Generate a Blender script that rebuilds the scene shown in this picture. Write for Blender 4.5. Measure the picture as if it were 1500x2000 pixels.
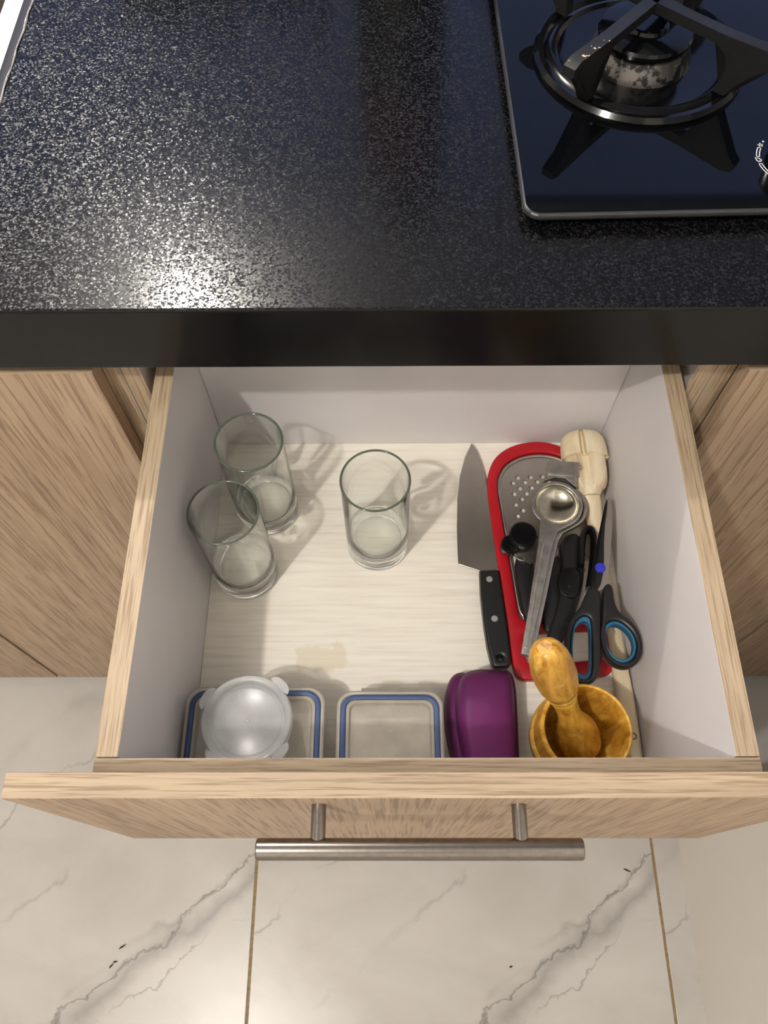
import bpy, bmesh, math, random
from mathutils import Vector, Matrix
random.seed(7)
S = bpy.context.scene
C = S.collection
for o in list(bpy.data.objects): bpy.data.objects.remove(o)

# ------------------------------------------------------------------ camera, world, lights, exposure
# all numbers below are metres, z measured from the top of the drawer box; Z0 lifts the whole place so that the floor is z = 0
Z0 = 0.84771
R_ = Vector((0.99997093, 0.00020067, -0.00762181))
U_ = Vector((0.0032474, 0.89323849, 0.44957141))
D_ = Vector((-0.00689831, 0.4495831, -0.89321187))
CAM = Vector((-0.02232, -0.0867, 0.51117))
FPX = 1560.8
cd = bpy.data.cameras.new('camera')
cam = bpy.data.objects.new('camera', cd); C.objects.link(cam)
m3 = Matrix((R_, U_, -D_)).transposed()
cam.matrix_world = Matrix.Translation(CAM + Vector((0, 0, Z0))) @ m3.to_4x4()
cd.sensor_fit = 'VERTICAL'; cd.sensor_height = 36; cd.sensor_width = 27; cd.lens = 36 * FPX / 2000
cd.clip_start = 0.01
S.camera = cam
S.view_settings.view_transform = 'Standard'; S.view_settings.look = 'None'
S.view_settings.gamma = 1; S.view_settings.use_curve_mapping = False
S.view_settings.exposure = 1.35
w = bpy.data.worlds.new('dusk_sky'); S.world = w; w.use_nodes = True
w.node_tree.nodes['Background'].inputs[0].default_value = (0.36, 0.45, 0.82, 1)
w.node_tree.nodes['Background'].inputs[1].default_value = 0.30
LAMPS = [(-0.63, -0.55, 1.52, 24), (-0.61, 1.46, 1.52, 27)]     # ceiling lamps: x, y, z, watts

def at(px, py, z):                     # photograph pixel -> point on the horizontal plane z
    v = D_ * FPX + R_ * (px - 750) + U_ * (1000 - py)
    return CAM + v * ((z - CAM.z) / v.z)

# ------------------------------------------------------------------ materials
def srgb(r, g, b):
    f = lambda c: (c / 255 / 12.92) if c / 255 <= .04045 else ((c / 255 + .055) / 1.055) ** 2.4
    return (f(r), f(g), f(b), 1)
class NT:
    def __init__(s, name):
        s.m = bpy.data.materials.new(name); s.m.use_nodes = True
        s.t = s.m.node_tree; s.b = s.t.nodes['Principled BSDF']; s.out = s.t.nodes['Material Output']
    def n(s, typ, **kw):
        x = s.t.nodes.new(typ)
        for k, v in kw.items():
            if k in x.bl_rna.properties: setattr(x, k, v)
            else: x.inputs[k.replace('_', ' ')].default_value = v
        return x
    def l(s, a, b): s.t.links.new(a, b)
    def coord(s, scale=(1, 1, 1), rot=(0, 0, 0), loc=(0, 0, 0), kind='Object'):
        tc = s.n('ShaderNodeTexCoord'); mp = s.n('ShaderNodeMapping')
        mp.inputs['Scale'].default_value = scale; mp.inputs['Rotation'].default_value = rot; mp.inputs['Location'].default_value = loc
        s.l(tc.outputs[kind], mp.inputs[0]); return mp.outputs[0]
    def ramp(s, fac, stops):
        r = s.n('ShaderNodeValToRGB'); e = r.color_ramp.elements
        while len(e) < len(stops): e.new(.5)
        for i, (p, c) in enumerate(stops): e[i].position = p; e[i].color = c
        s.l(fac, r.inputs[0]); return r.outputs[0]
    def noise(s, vec, scale=5, detail=4, rough=.5, dist=0):
        x = s.n('ShaderNodeTexNoise'); x.inputs['Scale'].default_value = scale; x.inputs['Detail'].default_value = detail
        x.inputs['Roughness'].default_value = rough; x.inputs['Distortion'].default_value = dist
        s.l(vec, x.inputs['Vector']); return x.outputs['Fac']
    def math(s, op, a, b=None, clamp=False):
        x = s.n('ShaderNodeMath', operation=op); x.use_clamp = clamp
        for i, v in enumerate((a, b)):
            if v is None: continue
            if hasattr(v, 'is_output'): s.l(v, x.inputs[i])
            else: x.inputs[i].default_value = v
        return x.outputs[0]
    def mix(s, fac, a, b, mode='MIX'):
        x = s.n('ShaderNodeMix', data_type='RGBA', blend_type=mode)
        for i, v in ((0, fac), (6, a), (7, b)):
            if hasattr(v, 'is_output'): s.l(v, x.inputs[i])
            else: x.inputs[i].default_value = v
        return x.outputs[2]
    def bump(s, h, strength=.2, dist=.001):
        x = s.n('ShaderNodeBump'); x.inputs['Strength'].default_value = strength; x.inputs['Distance'].default_value = dist
        s.l(h, x.inputs['Height']); s.l(x.outputs[0], s.b.inputs['Normal']); return x
    def set(s, **kw):
        for k, v in kw.items():
            i = s.b.inputs[k.replace('_', ' ')]
            if hasattr(v, 'is_output'): s.l(v, i)
            else: i.default_value = v
        return s.m
def plain(name, col, rough=.5, metal=0, var=.06, scale=60, **kw):
    t = NT(name); f = t.noise(t.coord(), scale, 4)
    dark = tuple(c * (1 - var * 2) for c in col[:3]) + (1,); lite = tuple(min(1, c * (1 + var * 2)) for c in col[:3]) + (1,)
    t.set(Base_Color=t.ramp(f, [(.3, dark), (.7, lite)]), Roughness=rough, Metallic=metal, **kw)
    return t.m
def wood(name, axis, a, b, c, fine=1.0, rough=.55):
    """laminate with grain along axis (0,1,2)"""
    t = NT(name); st = [1, 1, 1]; st[axis] = .028
    v = t.coord(st)
    big = t.noise(v, 9, 3, .5, .6); mid = t.noise(v, 75 * fine, 5, .62, .5); thin = t.noise(v, 560 * fine, 3, .6)
    col = t.ramp(mid, [(.28, a), (.5, b), (.72, c)])
    col = t.mix(t.math('MULTIPLY', big, .9, True), col, b, 'MIX')
    fl = t.ramp(thin, [(.38, (.50, .44, .38, 1)), (.51, (1, 1, 1, 1))])
    col = t.mix(.75, col, fl, 'MULTIPLY')
    t.set(Base_Color=col, Roughness=rough); t.bump(thin, .10, .0005)
    return t.m
WA, WB, WC = srgb(142, 121, 100), srgb(170, 147, 123), srgb(188, 166, 141)
EA, EB, EC = srgb(132, 114, 92), srgb(172, 153, 128), srgb(194, 177, 152)
M = {}
for i, k in enumerate('xyz'):
    M['wood_' + k] = wood('wood_laminate_grain_' + k, i, WA, WB, WC, .8)
    M['edge_' + k] = wood('wood_edge_band_grain_' + k, i, EA, EB, EC, 1.0)
M['melamine'] = plain('white_melamine', srgb(219, 216, 217), .45, 0, .02, 9)
M['inside'] = plain('cabinet_inside_white', srgb(196, 192, 190), .5, 0, .02, 9)
M['plaster'] = plain('white_wall_paint', srgb(222, 218, 210), .6, 0, .012, 3)
M['ceil'] = plain('ceiling_paint', srgb(205, 203, 200), .7, 0, .012, 3)
M['farwall'] = plain('far_wall_paint', srgb(150, 152, 160), .7, 0, .02, 3)
M['rail'] = plain('plywood_rail', srgb(196, 170, 150), .6, 0, .06, 80)
M['steel'] = plain('brushed_steel', srgb(176, 172, 166), .28, 1, .05, 300)
M['steel_dark'] = plain('steel_blade', srgb(184, 179, 173), .36, 1, .025, 60)
M['alu'] = plain('cast_aluminium', srgb(186, 184, 180), .40, 1, .10, 110)
M['alu_bowl'] = plain('polished_aluminium_bowl', srgb(190, 186, 172), .2, 1, .10, 90)
M['handle_steel'] = plain('brushed_handle_steel', srgb(142, 136, 130), .24, 1, .04, 300)
M['sink_steel'] = plain('sink_steel', srgb(225, 222, 220), .45, .75, .02, 40)
M['black_plastic'] = plain('black_plastic', srgb(24, 24, 25), .38, 0, .1, 200)
M['black_gloss'] = plain('black_plastic_and_reflection', srgb(14, 14, 16), .22, 0, .1, 200)
M['black_iron'] = plain('black_enamelled_iron', srgb(19, 19, 21), .45, 0, .2, 250)
M['enamel'] = plain('black_enamel_gloss', srgb(7, 8, 10), .12, 0, .1, 80, Specular_IOR_Level=.35)
M['hobglass'] = plain('hob_black_glass', srgb(6, 7, 9), .045, 0, .02, 5, Specular_IOR_Level=.3)
M['hob_edge'] = plain('hob_glass_ground_edge', srgb(50, 50, 52), .25, 0, .05, 40)
M['red'] = plain('red_plastic', srgb(172, 6, 25), .42, 0, .04, 60)
M['teal'] = plain('teal_rubber', srgb(30, 94, 128), .55, 0, .06, 80)
M['blue_pin'] = plain('blue_pivot', srgb(48, 56, 190), .3, 0, .05, 80)
M['purple'] = plain('purple_silicone', srgb(94, 33, 84), .5, 0, .04, 50, Specular_IOR_Level=.25)
M['seal'] = plain('blue_silicone_seal', srgb(58, 78, 122), .5, 0, .04, 80)
M['rivet'] = plain('rivet_aluminium', srgb(186, 186, 188), .35, .6, .03, 200)
M['white_print'] = plain('white_print', srgb(220, 220, 222), .5)
M['ink'] = plain('brown_ink', srgb(70, 60, 55), .6)
M['grout'] = plain('tan_grout', srgb(148, 126, 94), .85, 0, .14, 160)
M['crumb'] = plain('dark_crumb', srgb(46, 40, 32), .8)
M['leaf'] = plain('dark_green_leaf', srgb(72, 108, 52), .5, 0, .15, 40)
M['pot'] = plain('dark_planter', srgb(40, 38, 36), .6)
M['bottle'] = plain('dark_green_bottle', srgb(14, 26, 17), .5)
M['bottle_label'] = plain('red_label', srgb(90, 24, 22), .7)
M['frame_white'] = plain('window_frame_paint', srgb(120, 122, 128), .5)
M['silicone'] = plain('pale_silicone_bead', srgb(170, 168, 166), .6, 0, .2, 200)

def yellow_wood():
    t = NT('varnished_yellow_wood'); v = t.coord((1, 1, .35))
    a = t.noise(v, 95, 6, .7, .8); b = t.noise(t.coord((1, 1, .15)), 220, 4, .6)
    col = t.ramp(a, [(.30, srgb(138, 84, 24)), (.45, srgb(190, 140, 46)), (.56, srgb(206, 160, 66)), (.70, srgb(228, 196, 116))])
    col = t.mix(.45, col, t.ramp(b, [(.35, (.55, .42, .25, 1)), (.55, (1, 1, 1, 1))]), 'MULTIPLY')
    t.set(Base_Color=col, Roughness=.33); t.bump(b, .08, .0006); return t.m
M['ywood'] = yellow_wood()
def cream_wood():
    t = NT('pale_cream_wood'); v = t.coord((1, .2, 1))
    a = t.noise(v, 90, 5, .6, .5)
    t.set(Base_Color=t.ramp(a, [(.3, srgb(203, 184, 146)), (.55, srgb(224, 209, 178)), (.75, srgb(234, 222, 196))]), Roughness=.5)
    t.bump(a, .08, .0006); return t.m
M['cream'] = cream_wood()
def granite():
    t = NT('black_speckled_granite'); v = t.coord()
    vo = t.n('ShaderNodeTexVoronoi'); vo.inputs['Scale'].default_value = 780; t.l(v, vo.inputs['Vector'])
    sp = t.n('ShaderNodeSeparateColor'); t.l(vo.outputs['Color'], sp.inputs[0])
    n = t.noise(v, 420, 4, .7)
    k = t.math('MULTIPLY', sp.outputs[0], n)
    col = t.ramp(k, [(.10, srgb(7, 7, 8)), (.30, srgb(14, 14, 16)), (.45, srgb(26, 26, 28)), (.62, srgb(52, 52, 53))])
    t.set(Base_Color=col, Specular_IOR_Level=.36, Roughness=t.ramp(k, [(.22, (.16, .16, .16, 1)), (.40, (.38, .38, .38, 1)), (.55, (.46, .46, .46, 1))]))
    # every fleck is a crystal with its own tilt: that gives the glitter
    g = t.n('ShaderNodeNewGeometry'); sb = t.n('ShaderNodeVectorMath', operation='SUBTRACT'); t.l(vo.outputs['Color'], sb.inputs[0]); sb.inputs[1].default_value = (.5, .5, .5)
    ss = t.n('ShaderNodeVectorMath', operation='SCALE'); t.l(sb.outputs[0], ss.inputs[0]); t.l(t.ramp(k, [(.20, (.03, .03, .03, 1)), (.42, (.42, .42, .42, 1))]), ss.inputs['Scale'])
    aa = t.n('ShaderNodeVectorMath', operation='ADD'); t.l(g.outputs['Normal'], aa.inputs[0]); t.l(ss.outputs[0], aa.inputs[1])
    nn = t.n('ShaderNodeVectorMath', operation='NORMALIZE'); t.l(aa.outputs[0], nn.inputs[0]); t.l(nn.outputs[0], t.b.inputs['Normal'])
    return t.m
M['granite'] = granite()
def granite_face():
    t = NT('black_granite_polished'); n = t.noise(t.coord(), 300, 4, .7)
    t.set(Base_Color=t.ramp(n, [(.4, srgb(10, 10, 10)), (.75, srgb(20, 20, 20))]), Roughness=.2, Specular_IOR_Level=.3); return t.m
M['granite_face'] = granite_face()
def bottom_mat():
    t = NT('cream_wood_print_melamine')
    v = t.coord((.05, 1, 1)); a = t.noise(v, 260, 4, .6, .3); b = t.noise(t.coord((.12, 1, 1)), 40, 3)
    col = t.ramp(a, [(.25, srgb(221, 213, 199)), (.5, srgb(237, 232, 220)), (.7, srgb(243, 239, 229))])
    col = t.mix(t.math('MULTIPLY', b, .25), col, srgb(230, 222, 206))
    # dried water stain, shape of its own
    c = at(632, 1278, -.1928)
    g = t.coord((1, 1, 1), (0, 0, 0), (-c.x, -c.y, 0))
    wob = t.n('ShaderNodeTexNoise'); wob.inputs['Scale'].default_value = 38; wob.inputs['Detail'].default_value = 3; t.l(g, wob.inputs['Vector'])
    sub = t.n('ShaderNodeVectorMath', operation='SUBTRACT'); t.l(wob.outputs['Color'], sub.inputs[0]); sub.inputs[1].default_value = (.5, .5, .5)
    sc = t.n('ShaderNodeVectorMath', operation='SCALE'); t.l(sub.outputs[0], sc.inputs[0]); sc.inputs['Scale'].default_value = .048
    ad = t.n('ShaderNodeVectorMath', operation='ADD'); t.l(g, ad.inputs[0]); t.l(sc.outputs[0], ad.inputs[1])
    mp = t.n('ShaderNodeMapping'); t.l(ad.outputs[0], mp.inputs[0]); mp.inputs['Rotation'].default_value = (0, 0, .55); mp.inputs['Scale'].default_value = (1, 1.75, 0)
    ln = t.n('ShaderNodeVectorMath', operation='LENGTH'); t.l(mp.outputs[0], ln.inputs[0])
    st = t.ramp(ln.outputs['Value'], [(.0235, (.75, .75, .75, 1)), (.0248, (1, 1, 1, 1)), (.0262, (0, 0, 0, 1))])
    col = t.mix(t.math('MULTIPLY', st, .55), col, srgb(208, 197, 160))
    t.set(Base_Color=col, Roughness=.42); return t.m
M['bottom'] = bottom_mat()
def marble():
    t = NT('white_marble_tile')
    v = t.coord()
    sx = t.n('ShaderNodeSeparateXYZ'); t.l(v, sx.inputs[0])
    def vein(px, py, slope, amp, wd, sc, lo, hi):
        n = t.noise(v, sc, 5, .6, .2)
        # distance from a wandering diagonal line y = py + slope (x - px)
        d = t.math('SUBTRACT', sx.outputs[1], t.math('ADD', t.math('MULTIPLY', t.math('SUBTRACT', sx.outputs[0], px), slope), py))
        d = t.math('ABSOLUTE', t.math('ADD', d, t.math('MULTIPLY', t.math('SUBTRACT', n, .5), amp)))
        k = t.math('SUBTRACT', 1, t.math('DIVIDE', d, wd), True)
        g = t.ramp(t.noise(v, 7, 2), [(lo, (0, 0, 0, 1)), (hi, (1, 1, 1, 1))])
        return t.math('MULTIPLY', t.math('POWER', k, 1.4), g)
    cloud = t.noise(t.coord((1, 1.5, 1), (0, 0, .7)), 5, 5, .55, .5)
    col = t.ramp(cloud, [(.3, srgb(184, 181, 176)), (.55, srgb(196, 194, 190)), (.75, srgb(202, 200, 197))])
    for (px, py, sl, am, wd, sc, lo, hi, s) in ((.18, -.105, .80, .13, .034, 6, .30, .45, .42), (.17, -.100, .80, .15, .0045, 8, .25, .40, .65), (.20, -.130, .85, .16, .0040, 9, .40, .55, .50),
                                       (.10, -.13, .72, .12, .012, 7, .45, .6, .30), (-.02, .14, .8, .14, .005, 8, .40, .55, .45), (-.04, -.05, .85, .12, .008, 9, .47, .6, .25), (-.05, .22, .9, .2, .03, 5, .4, .6, .2)):
        col = t.mix(t.math('MULTIPLY', vein(px, py, sl, am, wd, sc, lo, hi), s), col, srgb(100, 96, 90))
    t.set(Base_Color=col, Roughness=.27, Specular_IOR_Level=.36); t.bump(t.noise(v, 700, 2), .12, .0004); return t.m
M['marble'] = marble()
def clear(name, tint, gloss_rough, white, whiteness, ior=1.45):
    """thin transparent plastic: tinted transparency, a little milky scatter, clear-coat reflection"""
    t = NT(name); nt = t.t; nt.nodes.remove(t.b)
    tr = t.n('ShaderNodeBsdfTransparent'); tr.inputs[0].default_value = tint
    df = t.n('ShaderNodeBsdfTranslucent'); df.inputs[0].default_value = white
    dd = t.n('ShaderNodeBsdfDiffuse'); dd.inputs[0].default_value = white
    m0 = t.n('ShaderNodeMixShader'); m0.inputs[0].default_value = .45; t.l(dd.outputs[0], m0.inputs[1]); t.l(df.outputs[0], m0.inputs[2])
    gl = t.n('ShaderNodeBsdfGlossy'); gl.inputs[1].default_value = gloss_rough; gl.inputs[0].default_value = (1, 1, 1, 1)
    n = t.noise(t.coord(), 35, 4)
    m1 = t.n('ShaderNodeMixShader'); t.l(t.ramp(n, [(.3, (whiteness * .8,) * 3 + (1,)), (.7, (whiteness * 1.2,) * 3 + (1,))]), m1.inputs[0]); t.l(tr.outputs[0], m1.inputs[1]); t.l(m0.outputs[0], m1.inputs[2])
    fr = t.n('ShaderNodeFresnel'); fr.inputs[0].default_value = ior
    m2 = t.n('ShaderNodeMixShader'); t.l(fr.outputs[0], m2.inputs[0]); t.l(m1.outputs[0], m2.inputs[1]); t.l(gl.outputs[0], m2.inputs[2])
    t.l(m2.outputs[0], t.out.inputs[0]); return t.m
M['clear_plastic'] = clear('clear_plastic', (.985, .985, .975, 1), .16, srgb(238, 236, 228), .22)
M['lid_plastic'] = clear('frosted_lid_plastic', (.985, .985, .975, 1), .3, srgb(244, 236, 220), .58)
M['milky_plastic'] = clear('milky_plastic', (.98, .985, .985, 1), .32, srgb(236, 238, 238), .40)
def glass():
    t = NT('pale_green_drinking_glass')
    n = t.noise(t.coord(), 45, 2)
    t.set(Base_Color=(.975, .996, .982, 1), Roughness=0, IOR=1.48, Transmission_Weight=1.0); 
    return t.m
M['glass'] = glass()
M['glass_rim'] = plain('green_tinted_glass_rim', srgb(132, 142, 128), .08, 0, .06, 60, Transmission_Weight=.55, IOR=1.3)
def worn_burner():
    t = NT('worn_burner_ring'); a = t.noise(t.coord(), 60, 6, .65)
    k = t.ramp(a, [(.50, (0, 0, 0, 1)), (.54, (1, 1, 1, 1))])
    t.set(Base_Color=t.mix(k, srgb(16, 15, 16), srgb(128, 124, 122)), Metallic=t.math('MULTIPLY', k, .9), Roughness=.3); return t.m
M['worn'] = worn_burner()
def worn_iron():
    t = NT('worn_pan_support_tip'); a = t.noise(t.coord(), 150, 5, .65)
    k = t.ramp(a, [(.60, (0, 0, 0, 1)), (.63, (1, 1, 1, 1))])
    t.set(Base_Color=t.mix(k, srgb(24, 23, 24), srgb(226, 200, 150)), Roughness=.4); return t.m
M['worn_iron'] = worn_iron()
def pane():
    t = NT('window_glass')
    t.set(Base_Color=(1, 1, 1, 1), Roughness=0, IOR=1.05, Transmission_Weight=1.0); return t.m
M['pane'] = clear('window_pane_glass', (.95, .97, 1, 1), .02, (1, 1, 1, 1), .004, 1.01)
M['shade'] = plain('lamp_shade_white', srgb(230, 230, 228), .5)

# ------------------------------------------------------------------ mesh helpers
def link(name, bm, mat, parent=None, smooth=True, ang=35):
    bmesh.ops.remove_doubles(bm, verts=bm.verts, dist=1e-6)
    bmesh.ops.recalc_face_normals(bm, faces=bm.faces)
    if smooth:
        for f in bm.faces: f.smooth = True
        for e in bm.edges:
            if len(e.link_faces) == 2 and e.calc_face_angle(0) > math.radians(ang): e.smooth = False
    ar = sorted(f.calc_area() for f in bm.faces); wn = smooth and ar[-1] > 12 * ar[len(ar) // 2]
    me = bpy.data.meshes.new(name); bm.to_mesh(me); bm.free()
    for k in (mat if isinstance(mat, (list, tuple)) else [mat]): me.materials.append(M[k] if isinstance(k, str) else k)
    o = bpy.data.objects.new(name, me); C.objects.link(o)
    if wn:
        md = o.modifiers.new('weighted_normal', 'WEIGHTED_NORMAL'); md.keep_sharp = True; md.weight = 100
    if parent is not None: o.parent = parent
    return o
def tag(o, label, cat=None, group=None, kind=None):
    o['label'] = label
    if cat: o['category'] = cat
    if group: o['group'] = group
    if kind: o['kind'] = kind
    return o
def thing(name, label, cat, group=None, kind=None):
    o = bpy.data.objects.new(name, None); C.objects.link(o); o.empty_display_size = .02
    return tag(o, label, cat, group, kind)
def kids(o): return [c for c in bpy.data.objects if c.parent is o]
def ground(root):                       # put the Empty at the base of its parts
    P = []
    def walk(o, off):
        for c in kids(o):
            q = off + c.location
            if c.type == 'MESH': P.extend([q + c.matrix_basis.to_3x3() @ Vector(b) for b in c.bound_box])
            walk(c, q)
    walk(root, Vector())
    lo = Vector([min(p[i] for p in P) for i in range(3)]); hi = Vector([max(p[i] for p in P) for i in range(3)])
    b = Vector(((lo.x + hi.x) / 2, (lo.y + hi.y) / 2, lo.z)); root.location = b
    for c in kids(root): c.location = c.location - b
    return root
def rigid(bm, start, mat): bmesh.ops.transform(bm, matrix=mat, verts=bm.verts[start:] if start else bm.verts)
def box(x0, x1, y0, y1, z0, z1, bev=.0006, bm=None, seg=2):
    own = bm is None
    b = bmesh.new()
    bmesh.ops.create_cube(b, size=1)
    for v in b.verts: v.co = Vector(((x0 + x1) / 2 + v.co.x * (x1 - x0), (y0 + y1) / 2 + v.co.y * (y1 - y0), (z0 + z1) / 2 + v.co.z * (z1 - z0)))
    if bev: bmesh.ops.bevel(b, geom=list(b.edges), offset=bev, segments=seg, affect='EDGES', profile=.5)
    if own: return b
    me = bpy.data.meshes.new('t'); b.to_mesh(me); b.free(); bm.from_mesh(me); bpy.data.meshes.remove(me); return bm
def join(bm, other):
    me = bpy.data.meshes.new('t'); other.to_mesh(me); other.free(); bm.from_mesh(me); bpy.data.meshes.remove(me); return bm
def slots(o, fn):                       # material index by face normal
    for f in o.data.polygons: f.material_index = fn(f.normal, f.center)
def lathe(prof, n=48, cx=0, cy=0, closed=False):
    bm = bmesh.new(); rings = []
    for r, z in prof:
        if r < 1e-6: rings.append([bm.verts.new((cx, cy, z))])
        else: rings.append([bm.verts.new((cx + r * math.cos(2 * math.pi * i / n), cy + r * math.sin(2 * math.pi * i / n), z)) for i in range(n)])
    pr = list(zip(rings, rings[1:])) + ([(rings[-1], rings[0])] if closed else [])
    for a, b in pr:
        for i in range(n):
            j = (i + 1) % n
            if len(a) == 1 and len(b) == 1: continue
            if len(a) == 1: bm.faces.new((a[0], b[i], b[j]))
            elif len(b) == 1: bm.faces.new((a[i], a[j], b[0]))
            else: bm.faces.new((a[i], a[j], b[j], b[i]))
    return bm
def smoothp(P, it=2, closed=True):
    P = [Vector(p) for p in P]
    for _ in range(it):
        Q = []; n = len(P)
        if closed:
            for i in range(n): a, b = P[i], P[(i + 1) % n]; Q += [a * .75 + b * .25, a * .25 + b * .75]
        else:
            Q = [P[0]]
            for i in range(n - 1): a, b = P[i], P[i + 1]; Q += [a * .75 + b * .25, a * .25 + b * .75]
            Q.append(P[-1])
        P = Q
    return P
def tube(path, rad, n=12, closed=False, flat=1.0, up=Vector((0, 0, 1)), caps=True):
    """rad: number or list; flat scales the section along 'up'"""
    P = [Vector(p) for p in path]; N = len(P); bm = bmesh.new(); rings = []
    if not isinstance(rad, (list, tuple)): rad = [rad] * N
    for i in range(N):
        if closed: t = P[(i + 1) % N] - P[i - 1]
        else: t = P[min(i + 1, N - 1)] - P[max(i - 1, 0)]
        t.normalize(); u = up if abs(t.dot(up)) < .95 else Vector((0, 1, 0))
        s = t.cross(u).normalized(); q = s.cross(t).normalized()
        rings.append([bm.verts.new(P[i] + (s * math.cos(2 * math.pi * k / n) + q * flat * math.sin(2 * math.pi * k / n)) * rad[i]) for k in range(n)])
    for i in range(N if closed else N - 1):
        a, b = rings[i], rings[(i + 1) % N]
        for k in range(n): bm.faces.new((a[k], a[(k + 1) % n], b[(k + 1) % n], b[k]))
    if caps and not closed: bm.faces.new(rings[0]); bm.faces.new(rings[-1])
    return bm
def plate(outer, z0, z1, holes=(), bev=0, seg=2):
    """extruded outline with holes, optional bevel of the top and bottom rims; z0 may be a function of (x, y)"""
    bm = bmesh.new(); E = []
    for loop in [outer] + list(holes):
        vs = [bm.verts.new((p[0], p[1], 0)) for p in loop]
        E += [bm.edges.new((vs[i], vs[(i + 1) % len(vs)])) for i in range(len(vs))]
    bmesh.ops.triangle_fill(bm, edges=E, use_beauty=True, use_dissolve=False)
    bot = list(bm.faces)
    r = bmesh.ops.extrude_face_region(bm, geom=bot)
    bmesh.ops.translate(bm, vec=(0, 0, z1 - z0), verts=[g for g in r['geom'] if isinstance(g, bmesh.types.BMVert)])
    bmesh.ops.translate(bm, vec=(0, 0, z0), verts=bm.verts)
    bmesh.ops.recalc_face_normals(bm, faces=bm.faces)
    if bev:
        rim = [e for e in bm.edges if len(e.link_faces) == 2 and (abs(e.link_faces[0].normal.z) > .9) != (abs(e.link_faces[1].normal.z) > .9)]
        bmesh.ops.bevel(bm, geom=rim, offset=bev, segments=seg, affect='EDGES', profile=.5)
    return bm
def rrect(x0, x1, y0, y1, r, n=7):
    P = []
    for cx, cy, a in ((x1 - r, y1 - r, 0), (x0 + r, y1 - r, 90), (x0 + r, y0 + r, 180), (x1 - r, y0 + r, 270)):
        for i in range(n + 1):
            t = math.radians(a + 90 * i / n); P.append(Vector((cx + r * math.cos(t), cy + r * math.sin(t), 0)))
    return P
def ring(cx, cy, r, n=32, a0=0, ry=None): return [Vector((cx + r * math.cos(a0 + 2 * math.pi * i / n), cy + (ry or r) * math.sin(a0 + 2 * math.pi * i / n), 0)) for i in range(n)]
def loft(loops, cap0=True, cap1=True):
    bm = bmesh.new(); R = [[bm.verts.new(p) for p in L] for L in loops]; n = len(R[0])
    for a, b in zip(R, R[1:]):
        for k in range(n): bm.faces.new((a[k], a[(k + 1) % n], b[(k + 1) % n], b[k]))
    if cap0: bm.faces.new(R[0])
    if cap1: bm.faces.new(R[-1])
    return bm
def tri_ok(bm): bmesh.ops.triangulate(bm, faces=[f for f in bm.faces if len(f.verts) > 4]); return bm
def px(pts, z): return [at(x, y, z) for x, y in pts]

# ------------------------------------------------------------------ the room
FZ = -Z0; CEIL = 1.62
XL, XR, YN, YF = -2.2, 1.9, -1.7, 1.84
WX, WY = .4305, .046
TT = .008                                                     # tile thickness
fl = link('floor', box(XL, XR, YN, YF, FZ - .05, FZ - .0016, 0), 'grout')
tag(fl, 'grout bed under the marble floor tiles', kind='structure')
tw, tl, gap = .61861, 1.2, .0042
tx0, ty0 = -.23108, -.62
tile_mesh = None
i0 = math.floor((XL - tx0) / tw); j0 = math.floor((YN - ty0) / tl)
for i in range(i0, math.ceil((XR - tx0) / tw)):
    for j in range(j0, math.ceil((YF - ty0) / tl)):
        x0, x1 = tx0 + i * tw, tx0 + (i + 1) * tw; y0, y1 = ty0 + j * tl, ty0 + (j + 1) * tl
        cx, cy = (x0 + x1) / 2, (y0 + y1) / 2
        X0, X1, Y0, Y1 = max(x0, XL), min(x1, XR), max(y0, YN), min(y1, YF)
        if X1 - X0 < .02 or Y1 - Y0 < .02: continue
        full = X1 - X0 > tw - .001 and Y1 - Y0 > tl - .001
        if full and tile_mesh:
            o = bpy.data.objects.new('floor_tile', tile_mesh); C.objects.link(o); o.parent = fl
        else:
            o = link('floor_tile', box(X0 - cx + gap / 2, X1 - cx - gap / 2, Y0 - cy + gap / 2, Y1 - cy - gap / 2, -TT, 0, .0009), 'marble', fl, smooth=False)
            if full: tile_mesh = o.data
        o.location = (cx, cy, FZ)
def wall(name, label, *b, mat='plaster'):
    return tag(link(name, box(*b, 0), mat), label, kind='structure')
tag(link('ceiling', box(XL, XR, YN, YF, CEIL, CEIL + .05, 0), 'ceil'), 'plain off-white ceiling above the kitchen', kind='structure')
wall('wall_left', 'plain white wall past the sink end of the worktop', XL - .08, XL, YN, YF, FZ, CEIL)
wall('wall_front', 'plain white wall behind the photographer', XL, XR, YN - .08, YN, FZ, CEIL)
wall('wall_far_right', 'plain white wall beyond the hob end of the worktop', XR, XR + .08, YN, YF, FZ, CEIL)
wall('wall_right', 'smooth white wall end rising from the floor at lower right', WX, WX + .5, YN, WY, FZ, CEIL)
# far wall with a wide window to the dusk sky
wx0, wx1, wz0, wz1 = -1.75, 1.6, .25, 1.54
bw_ = link('wall_back', box(XL, XR, YF, YF + .1, FZ, wz0, 0), 'farwall'); tag(bw_, 'grey wall with a wide window across from the worktop', kind='structure')
for b in ((XL, wx0, wz0, wz1), (wx1, XR, wz0, wz1), (XL, XR, wz1, CEIL)):
    link('wall_panel', box(b[0], b[1], YF, YF + .1, b[2], b[3], 0), 'farwall', bw_)
wn = thing('window_1', 'wide window in the far wall showing dusk sky', None, kind='structure')
fb = bmesh.new()
for b in ((wx0, wx1, wz0, wz0 + .04), (wx0, wx1, wz1 - .04, wz1), (wx0, wx0 + .04, wz0, wz1), (wx1 - .04, wx1, wz0, wz1)): box(b[0], b[1], YF + .03, YF + .07, b[2], b[3], .002, fb)
link('window_frame', fb, 'frame_white', wn)
link('pane', box(wx0 + .04, wx1 - .04, YF + .047, YF + .052, wz0 + .04, wz1 - .04, 0), 'pane', wn)

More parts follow.
